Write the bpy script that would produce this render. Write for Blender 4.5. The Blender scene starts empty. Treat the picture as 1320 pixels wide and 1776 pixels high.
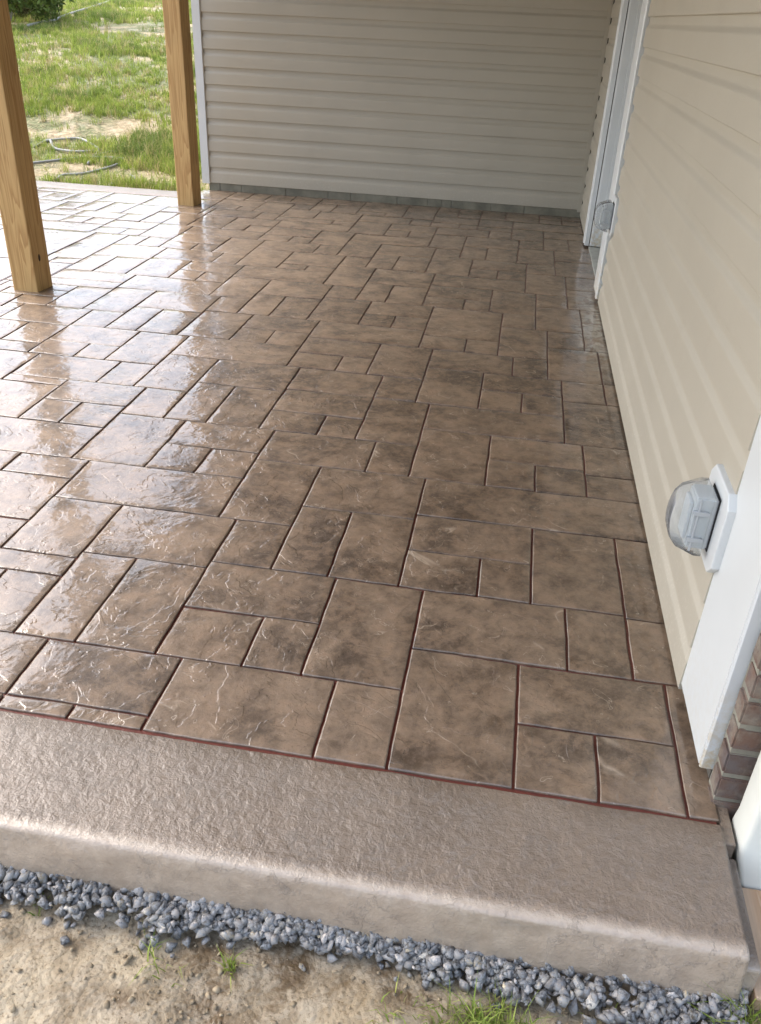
import bpy, bmesh, math, random
import numpy as np
from mathutils import Vector, Matrix, noise

# ------------------------------------------------------------------ camera, sky, sun, exposure
U = 1.4                      # metres per layout unit (camera height above the slab)
C = bpy.context.scene.collection
sc = bpy.context.scene
FPX = 1457.54; PITCH = math.radians(30.66575); ROLL = math.radians(2.73607); YAW = math.radians(8.09227)
cam_d = bpy.data.cameras.new('camera'); cam = bpy.data.objects.new('camera', cam_d); C.objects.link(cam)
cam_d.sensor_fit = 'HORIZONTAL'; cam_d.sensor_width = 36.0; cam_d.lens = 36.0*FPX/1320.0
cam_d.clip_start = 0.05; cam_d.clip_end = 2000
f = Vector((0, math.cos(PITCH), -math.sin(PITCH))); u = Vector((0, math.sin(PITCH), math.cos(PITCH))); rx = Vector((1, 0, 0))
x2 = rx*math.cos(ROLL) + u*math.sin(ROLL); u2 = u*math.cos(ROLL) - rx*math.sin(ROLL)
M = Matrix((x2, u2, -f)).transposed()
cam.matrix_world = (Matrix.Rotation(YAW, 3, 'Z') @ M).to_4x4()
cam.location = (0, 0, U)
sc.camera = cam

SUN_EL = math.radians(50); SUN_AZ = math.radians(286)     # azimuth clockwise from +Y
w = bpy.data.worlds.new('World'); sc.world = w; w.use_nodes = True
nt = w.node_tree; nt.nodes.clear()
sky = nt.nodes.new('ShaderNodeTexSky'); sky.sky_type = 'NISHITA'; sky.sun_disc = False
sky.sun_elevation = SUN_EL; sky.sun_rotation = SUN_AZ; sky.air_density = 1.0; sky.dust_density = 4.0; sky.ozone_density = 1.0
bg = nt.nodes.new('ShaderNodeBackground'); bg.inputs[1].default_value = 0.15
wo = nt.nodes.new('ShaderNodeOutputWorld')
hs = nt.nodes.new('ShaderNodeHueSaturation'); hs.inputs['Saturation'].default_value = .74; hs.inputs['Value'].default_value = 1.05
nt.links.new(sky.outputs[0], hs.inputs['Color'])     # thin overcast: paler than the clear-sky model
nt.links.new(hs.outputs[0], bg.inputs[0]); nt.links.new(bg.outputs[0], wo.inputs[0])
sd = bpy.data.lights.new('sun', 'SUN'); sd.energy = 0.5; sd.angle = math.radians(34); sd.color = (1, 0.97, 0.92)
sun = bpy.data.objects.new('sun', sd); C.objects.link(sun)
sdir = Vector((math.sin(SUN_AZ)*math.cos(SUN_EL), math.cos(SUN_AZ)*math.cos(SUN_EL), math.sin(SUN_EL)))
sun.rotation_euler = (-sdir).to_track_quat('-Z', 'Y').to_euler(); sun.location = sdir*30
sc.view_settings.view_transform = 'Standard'; sc.view_settings.look = 'None'
sc.view_settings.gamma = 1; sc.view_settings.use_curve_mapping = False
sc.view_settings.exposure = 1.74
sc.cycles.max_bounces = 8; sc.cycles.diffuse_bounces = 5; sc.cycles.transparent_max_bounces = 12

DECKY = 0.70      # near edge of the deck overhead
# ------------------------------------------------------------------ helpers
def thing(name, label, cat, loc=(0, 0, 0), group=None):
    o = bpy.data.objects.new(name, None); C.objects.link(o); o.location = loc
    o.empty_display_size = 0.1; o['label'] = label; o['category'] = cat
    if group: o['group'] = group
    return o
def tag(o, label=None, cat=None, kind=None, group=None):
    for k, v in (('label', label), ('category', cat), ('kind', kind), ('group', group)):
        if v: o[k] = v
    return o
def mesh(name, verts, faces, mat=None, parent=None, smooth=False):
    me = bpy.data.meshes.new(name); me.from_pydata([tuple(v) for v in verts], [], faces); me.update()
    if mat: me.materials.append(mat)
    if smooth: me.polygons.foreach_set('use_smooth', [True]*len(me.polygons))
    o = bpy.data.objects.new(name, me); C.objects.link(o)
    if parent: o.parent = parent
    return o
def from_bm(name, bm, mat, parent=None, smooth=False):
    bmesh.ops.recalc_face_normals(bm, faces=bm.faces)
    me = bpy.data.meshes.new(name); bm.to_mesh(me); bm.free()
    if mat: me.materials.append(mat)
    if smooth: me.polygons.foreach_set('use_smooth', [True]*len(me.polygons))
    o = bpy.data.objects.new(name, me); C.objects.link(o)
    if parent: o.parent = parent
    return o
def box(name, x0, x1, y0, y1, z0, z1, mat, parent=None, bev=0.0, seg=2):
    bm = bmesh.new(); bmesh.ops.create_cube(bm, size=1)
    for v in bm.verts:
        v.co = Vector((x0 + (v.co.x+.5)*(x1-x0), y0 + (v.co.y+.5)*(y1-y0), z0 + (v.co.z+.5)*(z1-z0)))
    if bev: bmesh.ops.bevel(bm, geom=bm.edges[:], offset=bev, segments=seg, affect='EDGES', profile=.5)
    return from_bm(name, bm, mat, parent, smooth=False)
def prism(name, pts, axis, a, b, mat, parent=None, bev=0.0, smooth=False):
    """extrude 2D outline pts along an axis from a to b (axis 'x': pts=(y,z); 'y': (x,z); 'z': (x,y))"""
    bm = bmesh.new()
    def P(p, t): return {'x': (t, p[0], p[1]), 'y': (p[0], t, p[1]), 'z': (p[0], p[1], t)}[axis]
    A = [bm.verts.new(P(p, a)) for p in pts]; B = [bm.verts.new(P(p, b)) for p in pts]
    n = len(pts)
    for i in range(n): bm.faces.new((A[i], A[(i+1) % n], B[(i+1) % n], B[i]))
    fa = bm.faces.new(A); fb = bm.faces.new(B[::-1])
    if bev:
        es = list({e for ff in (fa, fb) for e in ff.edges})
        bmesh.ops.bevel(bm, geom=es, offset=bev, segments=2, affect='EDGES', profile=.5)
    o = from_bm(name, bm, mat, parent, smooth)
    if smooth: o.data.set_sharp_from_angle(angle=math.radians(24))
    return o
def nz(x, y, z=0.0): return noise.noise(Vector((x, y, z)))
def fbm(x, y, z=0.0, o=4):
    s = 0; a = 1; t = 0
    for i in range(o):
        s += a*noise.noise(Vector((x, y, z + i*7.3))); t += a; a *= .5; x *= 2.03; y *= 2.03
    return s/t

# ------------------------------------------------------------------ materials
class NT:
    def __init__(s, name):
        s.m = bpy.data.materials.new(name); s.m.use_nodes = True; s.t = s.m.node_tree; s.t.nodes.clear()
        s.out = s.n('ShaderNodeOutputMaterial'); s.b = s.n('ShaderNodeBsdfPrincipled'); s.l(s.b.outputs[0], s.out.inputs[0])
        s._c = {}
    def n(s, t, **k):
        x = s.t.nodes.new(t)
        for a, v in k.items(): setattr(x, a, v)
        return x
    def l(s, a, b): s.t.links.new(a, b)
    def set(s, i, v):
        if hasattr(v, 'is_output'): s.l(v, i)
        else: i.default_value = v
    def co(s, kind='Object', scale=(1, 1, 1), loc=(0, 0, 0), rot=(0, 0, 0)):
        if kind == 'World': src = s.n('ShaderNodeNewGeometry').outputs['Position']
        else: src = s.n('ShaderNodeTexCoord').outputs[kind]
        mp = s.n('ShaderNodeMapping'); s.l(src, mp.inputs[0])
        mp.inputs['Scale'].default_value = scale; mp.inputs['Location'].default_value = loc; mp.inputs['Rotation'].default_value = rot
        return mp.outputs[0]
    def noise(s, vec, scale, detail=4, rough=.55, dist=0.0):
        x = s.n('ShaderNodeTexNoise'); s.l(vec, x.inputs['Vector'])
        x.inputs['Scale'].default_value = scale; x.inputs['Detail'].default_value = detail
        x.inputs['Roughness'].default_value = rough; x.inputs['Distortion'].default_value = dist
        return x.outputs['Fac']
    def ramp(s, fac, stops, interp='LINEAR'):
        x = s.n('ShaderNodeValToRGB'); s.l(fac, x.inputs[0]); r = x.color_ramp; r.interpolation = interp
        while len(r.elements) < len(stops): r.elements.new(.5)
        for e, (p, c) in zip(r.elements, stops):
            e.position = p; e.color = (c, c, c, 1) if not isinstance(c, tuple) else (*c, 1)
        return x.outputs[0]
    def mix(s, fac, a, b, mode='MIX'):
        x = s.n('ShaderNodeMix', data_type='RGBA', blend_type=mode)
        s.set(x.inputs[0], fac)
        for i, v in ((6, a), (7, b)):
            s.set(x.inputs[i], v if hasattr(v, 'is_output') else (*v, 1))
        return x.outputs[2]
    def math(s, op, a, b=0.0, c=0.0):
        x = s.n('ShaderNodeMath', operation=op)
        s.set(x.inputs[0], a); s.set(x.inputs[1], b)
        if op == 'MULTIPLY_ADD': s.set(x.inputs[2], c)
        return x.outputs[0]
    def bump(s, h, strength=.5, dist=.01, prev=None):
        x = s.n('ShaderNodeBump'); s.l(h, x.inputs['Height']); x.inputs['Strength'].default_value = strength
        x.inputs['Distance'].default_value = dist
        if prev is not None: s.l(prev, x.inputs['Normal'])
        return x.outputs[0]
    def fin(s, col=None, rough=None, normal=None, coat=None, coatr=None, coatn=None, **kw):
        b = s.b
        if col is not None: s.set(b.inputs['Base Color'], col if hasattr(col, 'is_output') else (*col, 1))
        if rough is not None: s.set(b.inputs['Roughness'], rough)
        if normal is not None: s.l(normal, b.inputs['Normal'])
        if coat is not None: s.set(b.inputs['Coat Weight'], coat)
        if coatr is not None: s.set(b.inputs['Coat Roughness'], coatr)
        if coatn is not None: s.l(coatn, b.inputs['Coat Normal'])
        for k, v in kw.items(): s.set(b.inputs[k.replace('_', ' ')], v)
        return s.m

def stamped(name, band=False):
    t = NT(name); P = t.co('World')
    oi = t.n('ShaderNodeObjectInfo').outputs['Random']
    # every stone samples its own piece of the texture, as a stamp mat does
    if not band:
        off = t.n('ShaderNodeVectorMath', operation='ADD')
        cmb = t.n('ShaderNodeCombineXYZ'); t.l(t.math('MULTIPLY', oi, 37.0), cmb.inputs[2])
        t.l(P, off.inputs[0]); t.l(cmb.outputs[0], off.inputs[1]); PS = off.outputs[0]
    else: PS = P
    big = t.noise(P, 1.9, 4, .6, .5)
    mid = t.noise(PS, 4.6, 7, .64, .5)
    fine = t.noise(PS, 60, 5, .7)
    speck = t.noise(PS, 260, 3, .7)
    if band:
        base = t.mix(t.ramp(mid, [(.3, 0.0), (.7, 1.0)]), (.140, .101, .069), (.230, .172, .121))
        base = t.mix(t.math('MULTIPLY', t.ramp(big, [(.4, 0.0), (.62, 1.0)]), .5), base, (.15, .115, .085))
    else:
        base = t.mix(t.ramp(mid, [(.36, 0.0), (.56, 1.0)]), C_DARK, C_LIGHT)
        blot = t.math('MULTIPLY', t.ramp(t.noise(PS, 2.7, 8, .66, .6), [(.45, 0.0), (.60, 1.0)]), t.ramp(big, [(.38, .20), (.56, 1.0)]))
        base = t.mix(t.math('MULTIPLY', blot, .92), base, C_BLOT)
        base = t.mix(t.math('MULTIPLY', oi, .30), base, (.070, .046, .030))
    if not band:
        mot = t.noise(PS, 17, 8, .72, .35)
        base = t.mix(t.math('MULTIPLY', t.ramp(mot, [(.47, 0.0), (.62, 1.0)]), .50), base, (.300, .200, .125))
        base = t.mix(t.math('MULTIPLY', t.ramp(mot, [(.35, 1.0), (.48, 0.0)]), .50), base, (.050, .030, .017))
    base = t.mix(t.math('MULTIPLY', t.ramp(fine, [(.40, 0.0), (.7, 1.0)]), .38), base, (.24, .175, .125) if not band else (.27, .215, .165))
    base = t.mix(t.math('MULTIPLY', t.ramp(speck, [(.60, 0.0), (.75, 1.0)]), .28), base, (.30, .235, .175))
    base = t.mix(t.math('MULTIPLY', t.ramp(t.noise(PS, 190, 2, .6), [(.28, 1.0), (.40, 0.0)]), .45), base, (.05, .03, .02))
    # slate-like terraces: contour steps of two warped noises
    n1 = t.noise(PS, 5.6 if not band else 16, 4, .58, .45)
    n2 = t.noise(PS, 10.0 if not band else 34, 5, .62, .35)
    steps = t.ramp(n1, [(0, 0.0), (.41, .10), (.423, .36), (.545, .46), (.556, .78), (.68, .86), (1, 1.0)])
    gate = t.ramp(t.noise(PS, 7.0, 3, .6), [(.44, 0.0), (.60, 1.0)])
    st2 = t.math('MULTIPLY', t.ramp(n2, [(.40, 0.0), (.43, .5), (.60, .62), (.62, 1.0)]), gate)
    # long hairline creases
    wv = t.noise(PS, 3.1, 3, .5, .6)
    cr = t.ramp(t.math('ABSOLUTE', t.math('SUBTRACT', wv, .5)), [(0, 1.0), (.004, .5), (.009, 0.0)])
    crm = t.math('MULTIPLY', cr, t.ramp(t.noise(PS, 6.3, 3, .6), [(.56, 0.0), (.64, 1.0)]))
    flk = t.ramp(t.noise(t.co('World', (1, 1, 1), (3, 8, 1), (0, 0, .5)), 14, 3, .5, 1.4), [(.655, 0.0), (.665, 1.0), (.675, 0.0)])
    if not band:
        base = t.mix(t.math('MULTIPLY', crm, .55), base, (.46, .37, .27))  # creases also lightened in colour, painting in their ridge highlights
        base = t.mix(t.math('MULTIPLY', flk, .5), base, (.50, .42, .32))  # thin pale flecks painted on as glints along small ridges
        # chalky mineral bloom on the stones along the siding wall
        sx = t.n('ShaderNodeSeparateXYZ'); t.l(P, sx.inputs[0])
        def near(v, c0, r): return t.math('SUBTRACT', 1.0, t.math('MINIMUM', t.math('ABSOLUTE', t.math('DIVIDE', t.math('SUBTRACT', v, c0), r)), 1.0))
        blm = t.math('MULTIPLY', near(sx.outputs[0], .33*U, .09*U), near(sx.outputs[1], 3.25*U, .62*U))
        blm = t.math('MULTIPLY', t.math('MULTIPLY', blm, 1.7), t.ramp(t.noise(P, 15, 5, .6, .8), [(.42, 0.0), (.62, 1.0)]))
        base = t.mix(t.math('MINIMUM', blm, .75), base, (.36, .35, .30))
    else:
        crm = t.math('MULTIPLY', t.ramp(t.math('ABSOLUTE', t.math('SUBTRACT', t.noise(P, 19, 6, .68, .3), .5)), [(0, 1.0), (.022, 0.0)]), t.ramp(t.noise(P, 13, 3, .6), [(.46, 0.0), (.6, 1.0)]))
        base = t.mix(t.math('MULTIPLY', crm, .16), base, (.32, .255, .20))
        # worn, cement-coloured arris and formed face; arris stripe also paints in its wet highlight
        sx = t.n('ShaderNodeSeparateXYZ'); t.l(P, sx.inputs[0])
        wob = t.math('MULTIPLY_ADD', t.noise(P, 30, 4, .6), .02*U, -.01*U)
        yy = t.math('ADD', sx.outputs[1], wob)
        face = t.n('ShaderNodeMapRange'); t.l(yy, face.inputs[0]); face.inputs[1].default_value = .722*U; face.inputs[2].default_value = .704*U
        fc = t.mix(t.ramp(t.noise(P, 22, 6, .7), [(.3, 0.0), (.7, 1.0)]), (.29, .225, .165), (.43, .345, .260))
        fc = t.mix(t.math('MULTIPLY', t.ramp(t.noise(P, 5, 4, .6), [(.62, 0.0), (.70, 1.0)]), .5), fc, (.42, .28, .15))
        base = t.mix(face.outputs[0], base, fc)
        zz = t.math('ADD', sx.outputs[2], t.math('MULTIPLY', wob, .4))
        bead_glint = t.ramp(t.math('ABSOLUTE', t.math('DIVIDE', t.math('SUBTRACT', yy, .7035*U), .011*U)), [(0, 1.0), (.5, .6), (1, 0.0)])
        bead_glint = t.math('MULTIPLY', bead_glint, t.ramp(t.noise(P, 60, 4, .7), [(.35, .65), (.6, 1.0)]))
        base = t.mix(t.math('MULTIPLY', bead_glint, .30), base, (.60, .53, .45))
    h = t.math('ADD', t.math('MULTIPLY', steps, .8 if not band else .15), t.math('MULTIPLY', st2, .30 if not band else .12))
    h = t.math('ADD', h, t.math('MULTIPLY', t.math('MULTIPLY', n1, .55) if not band else t.math('MULTIPLY', t.noise(P, 42, 5, .62, .25), t.math('SUBTRACT', 1.0, t.math('MULTIPLY', face.outputs[0], .8))), 2.2))
    h = t.math('ADD', h, t.math('MULTIPLY', crm, .22 if not band else .3))
    nb = t.bump(h, 1.0, .0032 if not band else .0030)
    nb2 = t.bump(t.math('ADD', t.math('MULTIPLY', fine, 1.0), t.math('MULTIPLY', speck, .35)), 1.0, .0016 if not band else .0022, nb)
    cb = t.bump(t.noise(PS, 24, 3, .55), 1.0, .0008, t.bump(h, 1.0, .0024))
    cr_ = t.ramp(t.noise(P, 3.3, 4, .6, .5), [(.35, COATR[0]), (.65, COATR[1])])
    return t.fin(base, .55, nb2, coat=COATW if not band else .8, coatr=cr_ if not band else .26, coatn=cb if not band else nb2, Coat_IOR=1.62)
C_LIGHT = (.245, .172, .110); C_DARK = (.098, .061, .032); C_BLOT = (.030, .018, .009)
COATR = (.05, .17); COATW = .95
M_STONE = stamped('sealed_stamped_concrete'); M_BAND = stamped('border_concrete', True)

def m_joint():
    t = NT('joint_red_brown'); P = t.co('World')
    c = t.mix(t.noise(P, 40, 4), (.080, .016, .010), (.155, .034, .020))
    return t.fin(c, .5, t.bump(t.noise(P, 150, 4), 1, .0015), coat=.6, coatr=.25)
def m_siding():
    t = NT('beige_vinyl_siding'); P = t.co('World', (1, 1, 9)); Q = t.co('World')
    g = t.noise(P, 14, 4, .6, .6)
    c = t.mix(t.ramp(t.noise(Q, 2.1, 3), [(.3, 0.0), (.7, 1.0)]), (.432, .396, .318), (.462, .424, .341))
    c = t.mix(t.math('MULTIPLY', t.ramp(t.noise(t.co('World', (1, 1, .35)), 7, 5, .65), [(.55, 0.0), (.75, 1.0)]), .12), c, (.36, .30, .22))
    # splashed dust near the ground
    sx = t.n('ShaderNodeSeparateXYZ'); t.l(Q, sx.inputs[0])
    mr = t.n('ShaderNodeMapRange'); t.l(sx.outputs[2], mr.inputs[0]); mr.inputs[1].default_value = .34; mr.inputs[2].default_value = 0.0
    c = t.mix(t.math('MULTIPLY', t.math('MULTIPLY', mr.outputs[0], t.ramp(t.noise(Q, 90, 3, .7), [(.55, 0.0), (.68, 1.0)])), .45), c, (.62, .58, .50))
    return t.fin(c, .42, t.bump(g, .5, .0012), Specular_IOR_Level=.4)
def m_white(name, dirt=.0, col=(.64, .665, .66)):
    t = NT(name); Q = t.co('World')
    c = t.mix(t.ramp(t.noise(Q, 5, 4), [(.35, 0.0), (.75, 1.0)]), col, tuple(v*.95 for v in col))
    sx = t.n('ShaderNodeSeparateXYZ'); t.l(Q, sx.inputs[0])
    mr = t.n('ShaderNodeMapRange'); t.l(sx.outputs[2], mr.inputs[0]); mr.inputs[1].default_value = .30; mr.inputs[2].default_value = 0.0
    d = t.math('MULTIPLY', t.math('MULTIPLY', mr.outputs[0], t.ramp(t.noise(Q, 42, 5, .7), [(.42, 0.0), (.62, 1.0)])), dirt)
    c = t.mix(d, c, (.50, .38, .18))
    return t.fin(c, .38, t.bump(t.noise(Q, 60, 2), .2, .0005))
def m_wood(name, a, b, knots=True, ax='z', scale=1.0):
    t = NT(name)
    stretch = {'z': (1, 1, .09), 'y': (1, .09, 1), 'x': (.09, 1, 1)}[ax]
    P = t.co('Object', stretch); Q = t.co('Object')
    d = t.noise(P, 9*scale, 3, .5, .4)
    ringsv = t.math('FRACT', t.math('MULTIPLY', d, 11.0))
    rg = t.ramp(ringsv, [(0, 0.0), (.55, .35), (.9, 1.0), (1, .05)])
    c = t.mix(rg, a, b)
    fib = t.noise(t.co('Object', tuple(v*1.0 if v == 1 else .03 for v in stretch)), 160, 3, .6)
    c = t.mix(t.math('MULTIPLY', t.ramp(fib, [(.35, 1.0), (.6, 0.0)]), .25), c, tuple(v*.55 for v in a))
    c = t.mix(t.math('MULTIPLY', t.ramp(t.noise(Q, 3.0, 3), [(.45, 0.0), (.7, 1.0)]), .35), c, tuple(v*.75 for v in a))
    return t.fin(c, .6, t.bump(t.math('ADD', rg, fib), .4, .001))
def m_plain(name, col, rough=.5, var=.15, scale=20, bs=.3, bd=.001, metallic=0.0, kind='World'):
    t = NT(name); Q = t.co(kind)
    c = t.mix(t.ramp(t.noise(Q, scale, 5, .6), [(.3, 0.0), (.7, 1.0)]), tuple(v*(1-var) for v in col), tuple(min(1, v*(1+var)) for v in col))
    return t.fin(c, rough, t.bump(t.noise(Q, scale*4, 4, .6), bs, bd), Metallic=metallic)
def m_attr(name, rough=.6, sub=0.0, spec=.3):
    t = NT(name); a = t.n('ShaderNodeAttribute', attribute_name='Col')
    c = a.outputs['Color']
    if sub:
        tr = t.n('ShaderNodeBsdfTranslucent'); t.l(c, tr.inputs[0])
        mx = t.n('ShaderNodeMixShader'); mx.inputs[0].default_value = sub
        t.l(t.b.outputs[0], mx.inputs[1]); t.l(tr.outputs[0], mx.inputs[2]); t.l(mx.outputs[0], t.out.inputs[0])
    return t.fin(c, rough, Specular_IOR_Level=spec)
def m_gravel():
    t = NT('crushed_gravel'); a = t.n('ShaderNodeAttribute', attribute_name='Col'); Q = t.co('World')
    c = t.mix(t.ramp(t.noise(Q, 130, 5, .7), [(.4, 0.0), (.62, 1.0)]), a.outputs['Color'], (.26, .27, .28))
    c = t.mix(t.ramp(t.noise(Q, 90, 3, .7), [(.30, 1.0), (.45, 0.0)]), c, (.05, .055, .065))
    return t.fin(c, .55, t.bump(t.noise(Q, 260, 4, .7), .8, .0012))
def m_ground():
    t = NT('clay_soil_ground'); Q = t.co('World')
    n1 = t.noise(Q, 3.5, 6, .65, .6); n2 = t.noise(Q, 22, 6, .7, .4); n3 = t.noise(Q, 140, 4, .7)
    c = t.mix(t.ramp(n1, [(.40, 0.0), (.58, 1.0)]), (.125, .083, .042), (.400, .332, .230))
    c = t.mix(t.math('MULTIPLY', t.ramp(n2, [(.44, 0.0), (.58, 1.0)]), .6), c, (.43, .37, .275))
    c = t.mix(t.math('MULTIPLY', t.ramp(n3, [(.34, 1.0), (.46, 0.0)]), .7), c, (.13, .088, .042))
    c = t.mix(t.math('MULTIPLY', t.ramp(t.noise(Q, 2.3, 4, .6), [(.55, 0.0), (.66, 1.0)]), .55), c, (.30, .195, .075))
    # dry straw mulch and thin turf on the slope beyond the patio
    sx = t.n('ShaderNodeSeparateXYZ'); t.l(Q, sx.inputs[0])
    mr = t.n('ShaderNodeMapRange'); t.l(sx.outputs[1], mr.inputs[0]); mr.inputs[1].default_value = 6.9; mr.inputs[2].default_value = 7.3
    st = t.mix(t.ramp(t.noise(t.co('World', (1, 2.2, 1), (0, 0, 0), (0, 0, .4)), 26, 6, .75, 1.0), [(.36, 0.0), (.62, 1.0)]), (.25, .19, .10), (.56, .47, .31))
    gr = t.mix(t.noise(Q, 9, 4), (.06, .095, .022), (.13, .17, .05))
    st = t.mix(t.math('MULTIPLY', t.ramp(t.noise(Q, 1.1, 5, .6, .5), [(.44, 0.0), (.54, 1.0)]), .8), st, gr)
    c = t.mix(mr.outputs[0], c, st)
    vn = t.n('ShaderNodeTexVoronoi'); vn.inputs['Scale'].default_value = 85; vn.inputs['Randomness'].default_value = 1.0; t.l(Q, vn.inputs['Vector']); VO = vn.outputs['Distance']
    wet = t.ramp(n1, [(.34, .42), (.52, .85)])
    return t.fin(c, wet, t.bump(t.math('ADD', n2, t.math('MULTIPLY', VO, -.35)), 1.0, .009))
def m_clear():
    t = NT('clear_polycarbonate'); Q = t.co('Object')
    tr = t.n('ShaderNodeBsdfTransparent'); tr.inputs[0].default_value = (.93, .94, .94, 1)
    gl = t.n('ShaderNodeBsdfGlossy'); gl.inputs['Roughness'].default_value = .12; gl.inputs[0].default_value = (.95, .97, 1, 1)
    df = t.n('ShaderNodeBsdfDiffuse'); df.inputs[0].default_value = (.80, .82, .83, 1)
    lw = t.n('ShaderNodeLayerWeight'); lw.inputs[0].default_value = .08
    m1 = t.n('ShaderNodeMixShader'); m1.inputs[0].default_value = .13
    t.l(tr.outputs[0], m1.inputs[1]); t.l(df.outputs[0], m1.inputs[2])
    m2 = t.n('ShaderNodeMixShader'); t.l(lw.outputs['Fresnel'], m2.inputs[0])
    t.l(m1.outputs[0], m2.inputs[1]); t.l(gl.outputs[0], m2.inputs[2]); t.l(m2.outputs[0], t.out.inputs[0])
    nb = t.bump(t.noise(Q, 60, 2), .3, .002); t.l(nb, gl.inputs['Normal'])
    return t.m
def m_brick():
    t = NT('old_red_brick'); Q = t.co('World'); oi = t.n('ShaderNodeObjectInfo').outputs['Random']
    c = t.mix(oi, (.105, .066, .052), (.165, .098, .070))
    c = t.mix(t.ramp(t.noise(Q, 26, 5, .7), [(.42, 0.0), (.66, 1.0)]), c, (.12, .10, .095))
    c = t.mix(t.math('MULTIPLY', t.ramp(t.noise(Q, 11, 5, .7), [(.46, 0.0), (.62, 1.0)]), .75), c, (.24, .205, .160))
    return t.fin(c, .8, t.bump(t.noise(Q, 120, 5, .7), .9, .003))

M_JOINT = m_joint(); M_SIDE = m_siding(); M_WHITE = m_white('white_trim', .15); M_DIRTY = m_white('weathered_white_trim', .85)
M_POST = m_wood('treated_pine', (.56, .36, .14), (.37, .20, .062))
M_DECKW = m_wood('deck_lumber', (.30, .21, .12), (.20, .13, .07), ax='x')
M_PLANK = m_wood('raw_board', (.55, .40, .27), (.44, .27, .15), ax='y')
M_BLOCK = m_plain('parged_concrete_block', (.215, .205, .155), .85, .28, 9, .6, .002)
M_MORT = m_plain('mortar', (.24, .23, .185), .9, .2, 30, .6, .002)
M_GREY = m_plain('grey_plastic', (.58, .61, .61), .35, .04, 8, .1, .0005)
M_BLACK = m_plain('black_gasket', (.012, .012, .013), .6, .1)
M_PVC = m_plain('white_downspout_paint', (.72, .73, .66), .35, .06, 5, .1, .001)
M_BODY = m_plain('house_sheathing', (.10, .09, .075), .9)
M_HOSE = m_plain('grey_corrugated_hose', (.24, .245, .24), .5, .2, 12)
M_SILL = m_plain('bare_concrete_sill', (.33, .34, .31), .8, .18, 14, .5, .002)
M_BARK = m_plain('bleached_branch', (.42, .40, .36), .8, .2, 12)
M_GRASS = m_attr('grass_blades', .55, .35, .25); M_LEAF = m_attr('shrub_leaves', .6, .3, .2)
M_GRAV = m_gravel(); M_GROUND = m_ground(); M_CLEAR = m_clear(); M_BRICK = m_brick()

# ------------------------------------------------------------------ ground: one sheet to the horizon
def smooth(a, b, x):
    t = max(0., min(1., (x-a)/(b-a))); return t*t*(3-2*t)
def ground_z(x, y):
    back = smooth(6.6, 7.3, y)
    d = max(0., y-8.6)
    hill = -.045*U + .02*smooth(7.4, 8.6, y) + 1.62*(1-math.exp(-d/9.5))*1.15 + .05*fbm(x*.8, y*.8)*smooth(7.6, 9, y)
    far = 1.4*smooth(25, 60, y)
    q = fbm(x*9, y*9, 5.0, 5)
    front = -.105*U + .030*fbm(x*3.1, y*3.1, 2.0) + .022*q + .012*max(0., fbm(x*26, y*26, 11.0))
    tr = math.exp(-((y-.655*U)/.075)**2)*.012        # shallow trench along the slab
    front -= tr
    under = smooth(.74*U, .80*U, y)*.05
    return (front-under)*(1-back) + (hill+far)*back
def axis(parts):
    out = []
    for a, b, s in parts: out += list(np.arange(a, b, s))
    out.append(parts[-1][1]); return out
gx = axis([(-400, -60, 40), (-60, -16, 4), (-16, -9, .7), (-9, -2.6, .22), (-2.6, -1.1, .1), (-1.1, .9, .012), (.9, 3, .3), (3, 60, 8), (60, 400, 40)])
gy = axis([(-60, -6, 9), (-6, 0, .8), (0, .5, .05), (.5, 1.12, .012), (1.12, 1.2, .04), (1.2, 6.6, .6), (6.6, 12, .16), (12, 30, .6), (30, 100, 7), (100, 600, 60)])
gv = [(x, y, ground_z(x, y)) for y in gy for x in gx]
nxg = len(gx)
gf = [(j*nxg+i, j*nxg+i+1, (j+1)*nxg+i+1, (j+1)*nxg+i) for j in range(len(gy)-1) for i in range(nxg-1)]
ground = mesh('ground', gv, gf, M_GROUND, smooth=True); tag(ground, kind='structure', label='tan clay soil and straw covered slope around the patio')

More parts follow.
